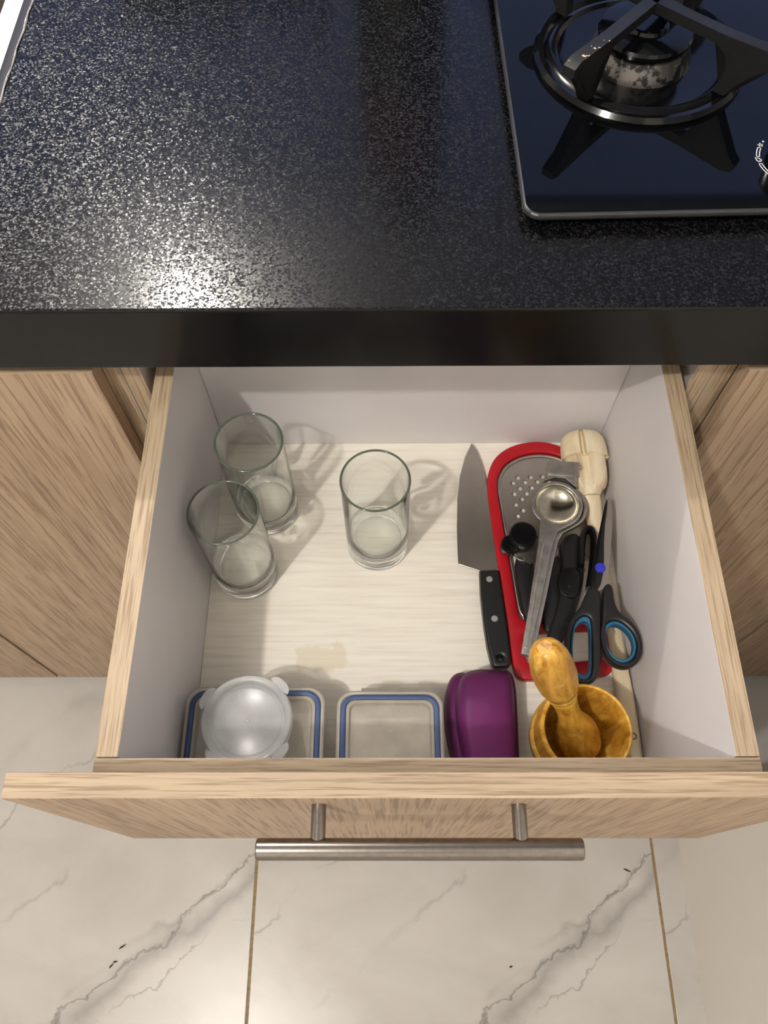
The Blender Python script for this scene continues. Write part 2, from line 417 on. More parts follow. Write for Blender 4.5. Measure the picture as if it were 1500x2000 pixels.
# ------------------------------------------------------------------ cabinets
HW, T = .19180, .01462                      # inner half width of the drawer box, board thickness
ZB = -.19277; YB = .34696
ZCT, ZCB, YC = .10361, .04166, .2666
DY = .2713; DT = .0150                      # door plane and door thickness
CB = FZ + .03                               # underside of the doors
CT = .0300                                  # top of the doors
def board(name, b, parent, faces):
    """faces: (material for x sides, y sides, z sides)"""
    o = link(name, box(*b, .0007), list(dict.fromkeys(faces)), parent)
    u = list(dict.fromkeys(faces))
    slots(o, lambda n, c: u.index(faces[max(range(3), key=lambda i: abs(n[i]))])); return o
def cabinet(name, label, xa, xb, doors):
    r = thing(name, label, 'cabinet')
    cy0, cy1 = DY + DT + .0015, .84
    for x0, x1 in ((xa, xa + .0146), (xb - .0146, xb)):
        board('side_panel', (x0, x1, cy0, cy1, CB - .02, ZCB - .001), r, ('inside', 'edge_z', 'edge_y'))
    board('back_panel', (xa + .015, xb - .015, cy1 - .015, cy1, CB - .02, ZCB - .001), r, ('inside', 'inside', 'inside'))
    board('bottom_panel', (xa + .015, xb - .015, cy0, cy1 - .0155, CB, CB + .015), r, ('inside', 'edge_x', 'inside'))
    board('plinth', (xa + .015, xb - .015, cy0 + .05, cy0 + .065, FZ + .0005, CB - .0005), r, ('wood_x', 'wood_x', 'wood_x'))
    for (x0, x1, z0, z1, nm) in doors:
        board(nm, (x0, x1, DY, DY + DT, z0, z1), r, ('wood_z', 'wood_z', 'edge_x'))
    return r
lc = cabinet('base_cabinet', 'wood laminate base cabinet left of the open drawer, closed doors', -1.0, -.2297,
        [(-.5795, -.2425, CB, CT, 'door'), (-.998, -.5845, CB, CT, 'door')])
rc = cabinet('base_cabinet', 'wood laminate base cabinet right of the open drawer, under the hob', .2297, 1.0,
        [(.2432, .4915, CB, CT, 'door'), (.4955, .998, CB, CT, 'door')])
mc = cabinet('base_cabinet', 'drawer cabinet between the two door cabinets, its top drawer pulled open', -.2290, .2290,
        [(-.2405, .2405, CB, -.515, 'drawer_front'), (-.2405, .2405, -.511, -.2315, 'drawer_front')])
board('top_rail', (-.2140, .2140, .2890, .2990, ZCB - .011, ZCB - .001), mc, ('rail', 'rail', 'rail'))
for s in (-1, 1):
    link('drawer_runner', box(s * .2085 - .0045, s * .2085 + .0045, .30, .72, -.125, -.095, .001), 'steel', mc)
for c in (lc, rc, mc): ground(c)

# the worktop
sx1 = -.3232; sy0, sy1, sx0 = .40, .80, -.80
outer = rrect(-1.05, 1.05, YC, .88, .002, 2)
hole = rrect(sx0, sx1, sy0, sy1, .012, 5)
ct = link('worktop', plate(outer, ZCB, ZCT, [hole], .0022, 3), ['granite', 'granite_face'], smooth=False)
slots(ct, lambda n, c: 0 if n.z > .85 else 1)
tag(ct, 'black speckled granite worktop with polished front edge above the drawer', 'worktop')

# the sink
sk = thing('sink', 'stainless steel sink at the far left edge of the worktop', 'sink')
link('gasket', plate(rrect(sx0 + .0005, sx1 - .0008, sy0 + .0005, sy1 - .0005, .012, 5), ZCT - .012, ZCT - .0003, [rrect(sx0 + .0078, sx1 - .0078, sy0 + .0078, sy1 - .0078, .012, 5)], .0006), 'black_plastic', sk)
link('rim', plate(rrect(sx0 + .008, sx1 - .008, sy0 + .008, sy1 - .008, .012, 5), ZCT - .006, ZCT - .0004, [rrect(sx0 + .04, sx1 - .0245, sy0 + .04, sy1 - .09, .05, 9)], .0012), 'sink_steel', sk)
L = []
for z, d in ((ZCT - .0012, 0), (ZCT - .008, .003), (ZCT - .1, .008), (ZCT - .15, .02), (ZCT - .16, .05)):
    L.append([Vector((p.x, p.y, z)) for p in rrect(sx0 + .04 + d, sx1 - .0245 - d, sy0 + .04 + d, sy1 - .09 - d, .05, 9)])
link('basin', loft(L, False, True), 'steel', sk)
link('sealant_bead', tube([(sx1 + .0002 + .0006 * math.sin(i * 1.7), sy0 + .02 + i * .012, ZCT + .0002) for i in range(30)], [.0006 + .0007 * random.random() for _ in range(30)], 6), 'silicone', sk)
ground(sk)

# ------------------------------------------------------------------ the hob
GZ = ZCT + .0125
hob = thing('gas_hob', 'black glass gas hob set on the granite worktop', 'hob')
ha = math.radians(1.3)
def hp(x, y):                                # hob-local to world (slightly turned)
    return Vector((.0700 + x * math.cos(ha) - y * math.sin(ha), .3370 + x * math.sin(ha) + y * math.cos(ha), 0))
link('base_tray', plate([hp(p.x, p.y) for p in rrect(.012, .578, .012, .48, .01)], ZCT + .0002, ZCT + .0069, (), 0), 'black_plastic', hob)
gp = link('glass_plate', plate([hp(p.x, p.y) for p in rrect(0, .59, 0, .495, .012)], ZCT + .0070, GZ, (), .0022, 3), ['hobglass', 'hob_edge'], hob, smooth=False)
slots(gp, lambda n, c: 0 if n.z > .97 else 1)
def burner(cx, cy, k):
    b = link('drip_bowl', lathe([(.080 * k, GZ + .0001), (.0805 * k, GZ + .003), (.0775 * k, GZ + .0062), (.0735 * k, GZ + .0055), (.071 * k, GZ + .0030), (.068 * k, GZ + .0052), (.0645 * k, GZ + .0055),
        (.062 * k, GZ + .0030), (.045 * k, GZ + .0018), (.036 * k, GZ + .0022), (0, GZ + .0022)], 72, cx, cy), 'enamel', hob)
    link('burner_ring', lathe([(.0395 * k, GZ + .0020), (.0385 * k, GZ + .006), (.0355 * k, GZ + .013), (.0345 * k, GZ + .0165), (.031 * k, GZ + .018), (0, GZ + .018)], 48, cx, cy), 'worn', hob)
    cp = link('burner_cap', lathe([(.0325 * k, GZ + .0180), (.0352 * k, GZ + .0195), (.0355 * k, GZ + .0225), (.034 * k, GZ + .0245), (.022 * k, GZ + .0262), (.0165 * k, GZ + .0262), (.0155 * k, GZ + .0285), (.0135 * k, GZ + .0290), (.0125 * k, GZ + .0275), (0, GZ + .0272)], 48, cx, cy), 'enamel', hob)
    return b
BX, BY = .1705, .5040
burner(BX, BY, 1.0)
def support(cx, cy, k, rot):
    top = GZ + .047
    r = bpy.data.objects.new('pan_support', None); C.objects.link(r); r.parent = hob
    for q in range(4):
        a = rot + q * math.pi / 2; d = Vector((math.cos(a), math.sin(a), 0)); s = Vector((-d.y, d.x, 0)); c = Vector((cx, cy, 0))
        def prof(pts, half):                 # side outline (radius, z) extruded sideways
            bm = bmesh.new()
            A = [bm.verts.new(c + d * (u * k) + s * half + Vector((0, 0, z))) for u, z in pts]
            B = [bm.verts.new(c + d * (u * k) - s * half + Vector((0, 0, z))) for u, z in pts]
            n = len(pts)
            for i in range(n): bm.faces.new((A[i], A[(i + 1) % n], B[(i + 1) % n], B[i]))
            bm.faces.new(A); bm.faces.new(B); bmesh.ops.triangulate(bm, faces=[f for f in bm.faces if len(f.verts) > 4]); return bm
        arm = [(.001, top - .0012), (.060, top - .0012), (.096, top + .001), (.104, top - .002), (.1045, top - .008), (.099, top - .012), (.092, top - .016), (.084, top - .026), (.0775, GZ + .0105), (.076, GZ + .0066),
               (.0665, GZ + .0066), (.068, GZ + .014), (.070, top - .022), (.066, top - .013), (.056, top - .009), (.001, top - .0085)]
        o = link('arm', prof(arm, .0048), ['black_iron', 'worn_iron'], r, ang=40)
        if q == 0: slots(o, lambda n, ce: 1 if (Vector((ce.x - cx, ce.y - cy)).length > .06 and n.z > .4) else 0)
    return r
def_rot = math.atan2(-.0765, -.0692)
support(BX, BY, 1.0, def_rot)
burner(*hp(.435, .17)[:2], .8); support(*hp(.435, .17)[:2], .82, def_rot)
kx, ky = .2645, .3905
link('control_knob', lathe([(.0185, GZ + .0002), (.0188, GZ + .004), (.0165, GZ + .006), (.0155, GZ + .022), (.014, GZ + .024), (0, GZ + .0245)], 40, kx, ky), 'black_gloss', hob)
def mark(pts, rad=.00035, closed=True):
    o = link('printed_mark', tube([Vector((p[0], p[1], GZ + .0001)) for p in pts], rad, 6, closed, .3), 'white_print', hob); return o
def arcmark(a0, a1, r0, r1, n=10):
    P = [(kx + r1 * math.cos(math.radians(a0 + (a1 - a0) * i / n)), ky + r1 * math.sin(math.radians(a0 + (a1 - a0) * i / n))) for i in range(n + 1)]
    P += [(kx + r0 * math.cos(math.radians(a1 - (a1 - a0) * i / n)), ky + r0 * math.sin(math.radians(a1 - (a1 - a0) * i / n))) for i in range(n + 1)]
    return mark(P)
def pol(a, r): return Vector((kx + r * math.cos(math.radians(a)), ky + r * math.sin(math.radians(a)), 0))
arcmark(151, 173, .0237, .0258); arcmark(190, 238, .0237, .0258); arcmark(262, 300, .0237, .0258)
c0 = pol(181, .0248); mark([c0 + Vector((x * .0016, y * .0016, 0)) for x, y in ((-1.3, 1.5), (-.9, -.4), (-.2, -1.3), (.7, -1.0), (1.2, 0), (.5, .9), (-.3, 1.1))])
mark([c0 + Vector((.0003 + .0003 * math.cos(t), -.0005 + .0003 * math.sin(t), 0)) for t in (0, 2.1, 4.2)], .0003)
c1 = pol(144, .0252); st = []
for i in range(10): rr = .0021 if i % 2 == 0 else .0008; st.append(c1 + Vector((rr * math.cos(i * .628 + .4), rr * math.sin(i * .628 + .4), 0)))
mark(st)
c2 = pol(134, .0255); mark([c2 + Vector((.0005 * math.cos(t), .0005 * math.sin(t), 0)) for t in (0, 1.57, 3.14, 4.71)], .0005)
for q in kids(hob):
    if q.type == 'EMPTY': pass
ground(hob)

# ------------------------------------------------------------------ the open drawer
dr = thing('drawer', 'open drawer with white inside and wood laminate front holding kitchenware', 'drawer')
YE = YB + T + .02
for s in (-1, 1):
    xa, xb = (-HW - T, -HW) if s < 0 else (HW, HW + T)
    o = link('side_panel', box(xa, xb, .0006, YE, ZB - T, 0, .0006), ['melamine', 'edge_y', 'wood_y'], dr)
    slots(o, lambda n, c: 1 if n.z > .5 else (0 if n.x * s < -.5 else 2))
    link('drawer_runner', box(s * (HW + T + .0005 + .0048) - .0045, s * (HW + T + .0053) + .0045, .03, YE, -.128, -.092, .001), 'steel', dr)
link('back_panel', box(-HW + .0002, HW - .0002, YB, YB + T, ZB - T, -.0100, .0006), 'melamine', dr)
link('bottom_panel', box(-HW + .0002, HW - .0002, .0002, YB - .0002, ZB - .006, ZB, .0002), 'bottom', dr)
for q in kids(dr): q.cycles.is_caustics_receiver = True
o = link('box_front', box(-HW - T, HW + T, -.0139, 0, ZB - T, 0, .0006), ['melamine', 'edge_x', 'wood_x'], dr)
slots(o, lambda n, c: 1 if n.z > .5 else (0 if n.y > .5 else 2))
fx0, fx1 = -.24296, .24176
FY = -.0285
o = link('front_panel', box(fx0, fx1, FY, -.0140, -.22767, .03675, .0008), ['wood_z', 'edge_x'], dr)
slots(o, lambda n, c: 1 if abs(n.y) < .5 else 0)
hx, hz, hy = -.0056, .0100, FY - .02465
hd = link('handle', tube([(hx - .0945, hy, hz), (hx - .0941, hy, hz), (hx - .0935, hy, hz), (hx + .0935, hy, hz), (hx + .0941, hy, hz), (hx + .0945, hy, hz)], [.0056, .0060, .0062, .0062, .0060, .0056], 28), 'handle_steel', dr, ang=60)
hd['label'] = 'round stainless steel bar handle'
for s in (-1, 1):
    link('handle_post', tube([(hx + s * .0591, FY + .0001, hz), (hx + s * .0591, hy + .0035, hz)], .0044, 20), 'handle_steel', hd)
ground(dr)

# ------------------------------------------------------------------ drinking glasses
gprof = [(0, .0008), (.020, .0006), (.0255, 0), (.0282, .0010), (.0293, .0035), (.0290, .0065), (.0294, .0095), (.02905, .0125), (.0294, .0155), (.0293, .02), (.0293, .06), (.0293, .120), (.0293, .1270),
         (.0279, .1270), (.0278, .120), (.0277, .05), (.0275, .032), (.0268, .0245), (.0250, .0205), (.021, .0180), (.012, .0162), (0, .0158)]
def glass_mesh():
    bm = lathe(gprof, 72)
    for v in bm.verts:
        r = math.hypot(v.co.x, v.co.y); a = math.atan2(v.co.y, v.co.x)
        if r > .001 and .012 < v.co.z < .12:
            k = 1 + .0035 * math.sin(3 * a + v.co.z * 70) + .0025 * math.sin(5 * a - v.co.z * 110); inner = r < .0283
            if inner: v.co.x *= k; v.co.y *= k
            if r < .026: v.co.z += .0008 * math.sin(2 * a + r * 300)
    return bm
G = [((-.1415, .2703), 'tall clear drinking glass standing furthest back in the left corner'),
     ((-.1571, .2040), 'tall clear drinking glass nearest the left side of the drawer'),
     ((-.0340, .2329), 'tall clear drinking glass standing alone mid-drawer, left of the knife')]
gm = None; rm = None
for (x, y), lab in G:
    if gm is None:
        o = link('drinking_glass', glass_mesh(), 'glass', ang=60); gm = o.data
    else:
        o = bpy.data.objects.new('drinking_glass', gm); C.objects.link(o)
    o.location = (x, y, ZB + .0002); o.rotation_euler.z = x * 40; o.cycles.is_caustics_caster = True
    tag(o, lab, 'glass', 'clear drinking glasses in the drawer')
    if rm is None: q = link('rim', lathe([(.02860 + .00098 * math.cos(t), .1272 + .0009 * math.sin(t)) for t in [k * math.pi / 5 for k in range(10)]], 72, 0, 0, True), 'glass_rim'); rm = q.data
    else: q = bpy.data.objects.new('rim', rm); C.objects.link(q)
    q.parent = o

# ------------------------------------------------------------------ chef's knife
kn = thing('chef_knife', "chef's knife with broad steel blade and black riveted handle", 'knife')
zk = ZB + .006
bl = px([(921, 866), (908, 893), (898, 930), (893, 975), (892, 1030), (893.5, 1080), (895, 1103), (939, 1117), (976, 1114), (970, 1070), (961, 1000), (951, 945), (941, 905), (931, 880)], zk)
link('blade', plate(bl, zk - .0010, zk + .0010, (), .0006, 2), 'steel_dark', kn, ang=20)
hd_ = px([(937, 1113), (970, 1111), (976, 1114), (984, 1165), (993, 1225), (998, 1270), (999, 1294), (991, 1303), (967, 1304), (961, 1297), (952, 1262), (945, 1215), (939, 1160)], zk + .007)
hole = [Vector(p) for p in ring(*at(978, 1284, zk + .007)[:2], .0024, 16)]
link('handle', plate(hd_, ZB + .0004, zk + .0072, [hole], .0028, 3), 'black_plastic', kn, ang=50)
for q in ((956, 1131), (966, 1208)):
    c = at(*q, zk + .0074); link('rivet', lathe([(.0030, zk + .006), (.0030, zk + .0073), (.0026, zk + .0077), (0, zk + .0078)], 20, c.x, c.y), 'rivet', kn)
ground(kn)

# ------------------------------------------------------------------ grater
gr = thing('grater', 'flat steel grater in a red plastic frame, lying under other tools', 'grater')
zg = ZB + .009
ol = [(1196, 1292), (1196, 1317), (1150, 1322), (1060, 1327), (1025, 1328), (1010, 1322), (1003, 1306), (996, 1262), (984, 1180), (968, 1075), (955, 985), (951, 945), (955, 915), (970, 888), (1000, 869), (1040, 861), (1072, 863), (1104, 874), (1132, 892), (1150, 915), (1158, 945), (1163, 985), (1175, 1080), (1187, 1200), (1195, 1280)]
O = smoothp(px(ol, zg), 2)
il = [(1146, 940), (1151, 985), (1162, 1080), (1172, 1190), (1172, 1203), (1100, 1211), (1028, 1214), (1014, 1206), (1006, 1160), (990, 1065), (976, 985), (970, 948), (974, 925), (988, 903), (1015, 888), (1048, 882), (1082, 885), (1112, 897), (1135, 915)]
I = smoothp(px(il, zg), 2)
hl = [(1180, 1229), (1186, 1286), (1110, 1293), (1036, 1298), (1028, 1290), (1020, 1242), (1026, 1236), (1100, 1231)]
H = smoothp(px(hl, zg), 1)
link('frame', plate(O, ZB + .0002, zg, [I, H], .0016, 2), 'red', gr, ang=50)
cen = sum(I, Vector()) / len(I)
I2 = [cen + (p - cen) * .985 for p in I]
holes = []
hz_ = ZB + .006
for q in ((1011, 933), (1036, 932), (1059, 931), (1001.5, 943.5), (1025, 942), (1049, 941), (1015, 954), (1038, 952.5), (1004, 965), (1028, 964), (1019, 975), (1007, 986), (1021, 997), (1011, 1008),
          (1072, 942), (1062, 953), (1082, 931)):
    c = at(*q, hz_); holes.append(ring(c.x, c.y, .0025, 12))
for r_ in range(7):
    for k_ in range(7):
        q = (1032 + k_ * 18 + (r_ % 2) * 9 + r_ * 3, 1050 + r_ * 21)
        if q[0] > 1150: continue
        c = at(*q, hz_); holes.append(ring(c.x, c.y, .0020, 10))
link('grating_plate', plate(I2, hz_ - .0008, hz_, holes, 0), 'steel_dark', gr, ang=30)
T2 = [cen + (p - cen) * .955 for p in I]
link('plate_bead', tube([Vector((p.x, p.y, hz_ + .0004)) for p in T2], .0011, 8, True), 'alu', gr)
ground(gr)

# ------------------------------------------------------------------ wooden masher (head with crossed slots, long flat handle)
ma = thing('wooden_masher', 'cream wooden masher with slotted head and long handle along the right side', 'masher')
zm = ZB + .020
def lens(path, widths, thick, n=16, sq=.75):
    """rounded bar through points with half widths and half thicknesses"""
    L = []; P = [Vector(p) for p in path]
    for i, p in enumerate(P):
        t = (P[min(i + 1, len(P) - 1)] - P[max(i - 1, 0)]).normalized(); s = t.cross(Vector((0, 0, 1))).normalized(); u = s.cross(t)
        lo = []
        for k in range(n):
            a = 2 * math.pi * k / n; ca, sa = math.cos(a), math.sin(a)
            lo.append(p + s * (widths[i] * math.copysign(abs(ca) ** sq, ca)) + u * (thick[i] * math.copysign(abs(sa) ** sq, sa)))
        L.append(lo)
    return loft(L)
hpts = []
# handle: neck to far end
pth = [((1150, 962), .024), ((1158, 985), .021), ((1163, 1020), .017), ((1169, 1060), .0135), ((1178, 1110), .0105), ((1190, 1180), .0085), ((1203, 1255), .0075), ((1216, 1330), .0075), ((1230, 1400), .0075), ((1240, 1440), .0075), ((1245, 1470), .0075), ((1247, 1490), .0075)]
P = [at(x - 1, y, ZB + z) for (x, y), z in pth]
wd = [.010, .0085, .0072, .0066, .0064, .0066, .0070, .0074, .0078, .0082, .0078, .0045]
th = [.009, .008, .007, .006, .0055, .005, .005, .005, .005, .005, .005, .004]
P = [Vector((min(p.x, HW - .0012 - wd[i]), p.y, p.z)) for i, p in enumerate(P)]
link('handle', lens(P, wd, th), 'cream', ma)
link('hanging_hole', lathe([(.0022, P[9].z + .0049), (.0030, P[9].z + .0053), (.0030, P[9].z + .0046), (.0022, P[9].z + .0046)], 16, P[9].x + .001, P[9].y, True), 'black_plastic', ma)
# scribbled lettering on the handle
c = at(1199, 1238, ZB + .0128)
sc_ = [Vector((c.x + .0009 * math.sin(i * 1.9) + .0002 * i, c.y + .006 - i * .0009, ZB + .0131 - i * .00008)) for i in range(14)]
link('scribble', tube(sc_, .00022, 5), 'ink', ma)
# head: a barrel with lengthwise grooves and a step cut across its middle
h0 = at(1153, 962, ZB + .0285); h1 = at(1135, 846, ZB + .033)
ax = (h1 - h0).normalized(); sd = ax.cross(Vector((0, 0, 1))).normalized(); upv = sd.cross(ax); HL = (h1 - h0).length
L = []
for u, r in ((-.06, .0085), (.02, .0120), (.08, .0160), (.18, .0192), (.30, .0202), (.44, .0204), (.535, .0203), (.545, .0200), (.55, .0220), (.56, .0230), (.70, .0227), (.82, .0218), (.91, .0200), (.965, .0165), (.99, .0120), (1.0, .006)):
    lo = []
    for k in range(144):
        a = 2 * math.pi * k / 144
        gv = 0
        for g in (103, 193, 283, 13):
            dd = abs((math.degrees(a) - g + 180) % 360 - 180)
            wid = 21 if u < .547 else 6.5
            if dd < wid: gv = max(gv, (1 - (dd / wid) ** 8))
        rr = r * (1 - (.46 if u < .547 else .42) * gv * min(1, max(0, (u - .03) * 9)))
        lo.append(h0 + ax * (HL * u) + sd * (rr * math.cos(a)) + upv * (rr * .74 * math.sin(a)))
    L.append(lo)
link('head', loft(L), 'cream', ma, ang=32)
ground(ma)

# ------------------------------------------------------------------ can opener and looped tool (both black, on the grater)
co = thing('can_opener', 'black can opener with round turning key, lying on the grater', 'can opener')
z1 = ZB + .0125
def bar(name, pts, za, zb_, par, mat='black_plastic', bev=.0016, it=2, holes=()):
    return link(name, plate(smoothp(px(pts, zb_), it), za, zb_, holes, bev, 2), mat, par, ang=50)
bar('handle', [(1004, 1082), (1036, 1080), (1050, 1130), (1058, 1200), (1056, 1222), (1034, 1222), (1022, 1195), (1012, 1140)], ZB + .0095, ZB + .0185, co)
bar('handle', [(1046, 1078), (1084, 1070), (1098, 1110), (1092, 1190), (1078, 1236), (1064, 1232), (1062, 1190), (1058, 1130)], ZB + .0095, ZB + .0180, co)
bar('head_plate', [(1000, 1068), (1060, 1052), (1092, 1066), (1090, 1092), (1010, 1100)], ZB + .0188, ZB + .0205, co, 'steel', .0004)
for (q, r, zz) in (((999, 1062), .0098, ZB + .0245), ((1022, 1042), .0128, ZB + .033)):
    c = at(*q, zz)
    link('turning_key', lathe([(0, zz - .009), (r * .85, zz - .009), (r, zz - .0075), (r, zz - .0015), (r * .9, zz - .0002), (r * .82, zz - .0004), (0, zz - .0006)], 32, c.x, c.y), 'black_gloss', co)
c = at(1014, 1052, ZB + .02); link('key_shaft', lathe([(.004, ZB + .0208), (.004, ZB + .026), (0, ZB + .026)], 16, c.x, c.y), 'steel', co)
c = at(1034, 1092, ZB + .022)
gw = [Vector((c.x + (.0052 if i % 2 else .0044) * math.cos(i * math.pi / 14), c.y + (.0052 if i % 2 else .0044) * math.sin(i * math.pi / 14), 0)) for i in range(28)]
link('cutting_wheel', plate(gw, ZB + .0207, ZB + .0222), 'steel', co)
ground(co)
lt = thing('looped_tool', 'black plastic tool with a rounded loop head, under the lime squeezer', 'kitchen tool')
bar('handle', [(1094, 1046), (1135, 1036), (1144, 1090), (1140, 1150), (1118, 1215), (1094, 1268), (1066, 1258), (1070, 1240), (1088, 1190), (1100, 1120)], ZB + .0098, ZB + .0215, lt, 'black_plastic', .003)
cpt = px([(1134, 1106), (1136, 1060), (1141, 1038), (1150, 1032), (1158, 1040), (1160, 1062), (1157, 1105), (1150, 1150)], ZB + .026)
link('loop', tube(smoothp(cpt, 2, False), .0032, 10, False, 2.0), 'black_gloss', lt)
bar('catch_plate', [(1092, 1110), (1126, 1106), (1136, 1122), (1130, 1166), (1112, 1168), (1090, 1156)], ZB + .0216, ZB + .0245, lt, 'black_gloss', .0008, 1)
c = at(1112, 1146, ZB + .0247); link('catch_button', lathe([(.0022, ZB + .0246), (.0020, ZB + .0255), (0, ZB + .0256)], 16, c.x, c.y), 'black_plastic', lt)
ground(lt)

# ------------------------------------------------------------------ lime squeezer (two hinged arms)
sq = thing('lime_squeezer', 'cast aluminium lime squeezer with round bowl and long handle, top of the tool pile', 'squeezer')
zs = ZB + .047
cb = at(1088, 984, zs)
R0 = .0240
def arm(name, zt, th_, off, bowl):
    P0 = []
    c = at(1088 + off[0], 984 + off[1], zt)
    a_in = [Vector((c.x + R0 * math.cos(t), c.y + R0 * math.sin(t), 0)) for t in [math.radians(a) for a in range(-62, 232, 7)]]
    hl = px([(1054 + off[0], 1036 + off[1]), (1052 + off[0], 1060), (1044 + off[0], 1115), (1034 + off[0], 1180), (1024 + off[0], 1240), (1018 + off[0], 1277), (1034 + off[0], 1281), (1046 + off[0], 1225), (1060 + off[0], 1160), (1072 + off[0], 1100), (1082 + off[0], 1056), (1090 + off[0], 1038 + off[1])], zt)
    out = a_in + [Vector((p.x, p.y, 0)) for p in hl]
    hole_ = ring(c.x, c.y, .0203, 40)
    o = link(name, plate(out, zt - th_, zt, [hole_], .0012, 2), 'alu', sq, ang=40)
    pr = []
    for k in range(13):
        a = k / 12 * math.pi / 2; pr.append((.0206 * math.cos(a), zt - .0008 - bowl * math.sin(a)))
    inner = pr; outer_ = [(r + .0012 if r > .001 else 0, z - .0013) for r, z in reversed(pr)]
    b = link('bowl', lathe(inner + outer_, 48, c.x, c.y), 'alu_bowl', o)
    return o, c
arm('lower_arm', zs - .0075, .006, (9, 4), .0115)
upa, cc = arm('upper_arm', zs, .0055, (0, 0), .0110)
hb = px([(1071, 899), (1133, 903), (1130, 930), (1069, 925)], zs + .001)
link('hinge_block', plate(hb, zs - .0135, zs + .002, (), .0012, 2), 'alu', sq)
link('hinge_web', plate(px([(1074, 922), (1128, 926), (1126, 952), (1104, 934), (1082, 932), (1062, 940)], zs - .0004), zs - .0055, zs - .0004, (), .0008), 'alu', sq)
c = at(1131, 913, zs - .003); cl_ = at(1070, 910, zs - .003)
link('hinge_pin', tube([c + Vector((.0018, 0, 0)), cl_ + Vector((-.001, 0, 0))], .0022, 14), 'steel', sq)
link('rib', tube(smoothp(px([(1060, 1062), (1050, 1115), (1040, 1180), (1027, 1265)], zs + .0004), 1, False), .0016, 8), 'alu', sq)
ground(sq)

# ------------------------------------------------------------------ scissors
sc = thing('scissors', 'closed steel scissors with black and teal handles and blue pivot', 'scissors')
zs2 = ZB + .0475
bar('blade', [(1188, 970), (1194, 976), (1197, 1010), (1194, 1070), (1190, 1108), (1188, 1148), (1160, 1158), (1158, 1128), (1164, 1090), (1176, 1020), (1183, 980)], zs2 - .0022, zs2, sc, 'steel_dark', .0006, 1)
bar('blade', [(1184, 974), (1188, 978), (1180, 1040), (1180, 1110), (1172, 1150), (1154, 1158), (1156, 1120), (1162, 1080), (1174, 1020)], zs2 + .0002, zs2 + .0020, sc, 'black_gloss', .0005, 1)  # upper steel blade coloured black: its dark reflection is painted in
c = at(1173, 1108, zs2 + .004); link('pivot', lathe([(0, zs2 + .0016), (.0046, zs2 + .0016), (.0046, zs2 + .0036), (.0036, zs2 + .0048), (0, zs2 + .0052)], 24, c.x, c.y), 'blue_pin', sc)
za, zb2 = zs2 - .0055, zs2 + .0062
def loop(outl, inl, z0, zt):
    O_ = smoothp(px(outl, zt), 2); I_ = smoothp(px(inl, zt), 2)
    cI = sum(I_, Vector()) / len(I_)
    I1 = [cI + (p - cI) * 1.19 for p in I_]
    link('handle', plate(O_, z0, zt, [I1], .0028, 3), 'black_plastic', sc, ang=50)
    link('grip_lining', plate([cI + (p - cI) * 1.185 for p in I_], z0 + .0012, zt - .0012, [I_], .0008, 2), 'teal', sc, ang=50)
loop([(1160, 1142), (1176, 1156), (1174, 1200), (1176, 1260), (1174, 1310), (1164, 1330), (1140, 1335), (1116, 1326), (1106, 1300), (1104, 1250), (1110, 1215), (1124, 1195), (1138, 1180), (1148, 1150)],
     [(1148, 1212), (1153, 1222), (1154, 1270), (1154, 1308), (1144, 1318), (1130, 1314), (1121, 1295), (1119, 1255), (1124, 1226), (1136, 1212)], za, zb2)
loop([(1178, 1150), (1186, 1137), (1198, 1142), (1202, 1178), (1212, 1196), (1236, 1213), (1252, 1236), (1258, 1268), (1248, 1294), (1228, 1305), (1204, 1300), (1186, 1284), (1177, 1262), (1176, 1210)],
     [(1186, 1226), (1198, 1217), (1214, 1220), (1232, 1236), (1240, 1258), (1236, 1278), (1222, 1288), (1206, 1285), (1192, 1272), (1185, 1250)], za + .0002, zb2 + .0002)
ground(sc)

# ------------------------------------------------------------------ food containers
def container(label, x0, x1, y0, y1, h, r):
    t = thing('food_container', label, 'container', 'clip-lid food containers at the front of the drawer')
    d = .009
    L = []
    for k, (ins, z) in enumerate(((d + .004, 0), (d, .003), (.0035, h - .006), (.0035, h - .0065), (.0045, h - .0065), (d + .001, .0045), (d + .006, .0022))):
        L.append([Vector((p.x, p.y, ZB + .0002 + z)) for p in rrect(x0 + ins, x1 - ins, y0 + ins, y1 - ins, max(r - ins * .4, .004))])
    link('tub', loft(L), 'clear_plastic', t, ang=50)
    zt = ZB + h
    lid = bmesh.new()
    rings_ = []
    for ins, z in ((.0, -.0058), (0, -.0012), (.0012, 0), (.0026, 0), (.0032, -.0016), (.0072, -.0016), (.0078, -.0004), (.0098, -.0004), (.0112, -.0045), (.0200, -.0048), (.0212, -.0040)):
        rings_.append([Vector((p.x, p.y, zt + z)) for p in rrect(x0 + ins, x1 - ins, y0 + ins, y1 - ins, max(r - ins * .6, .003))])
    link('lid', loft(rings_, False, True), 'lid_plastic', t, ang=40)
    link('seal', tube([Vector((p.x, p.y, zt - .0008)) for p in rrect(x0 + .0052, x1 - .0052, y0 + .0052, y1 - .0052, r - .003)], .0021, 10, True, .6), 'seal', t)
    cx, cy = (x0 + x1) / 2, (y0 + y1) / 2
    link('moulding_dimple', lathe([(.0024, zt - .0039), (.0018, zt - .0030), (.0009, zt - .0034), (0, zt - .0036)], 16, cx, cy + .006), 'clear_plastic', t)
    for sy in (-1, 1):
        yy = y1 + .0016 if sy > 0 else y0 - .0016
        for dx in (-.18, .18):
            xx = cx + dx * (x1 - x0)
            link('clip', box(xx - .008, xx + .008, yy - .0013, yy + .0013, zt - .017, zt - .002, .0008), 'clear_plastic', t)
    return ground(t)
container('wide clear food container with blue seal, under the round tub', -.1885, -.0755, .0045, .0800, .055, .0135)
container('smaller clear food container with blue seal, beside the purple case', -.0655, .0205, .0045, .0765, .055, .0125)
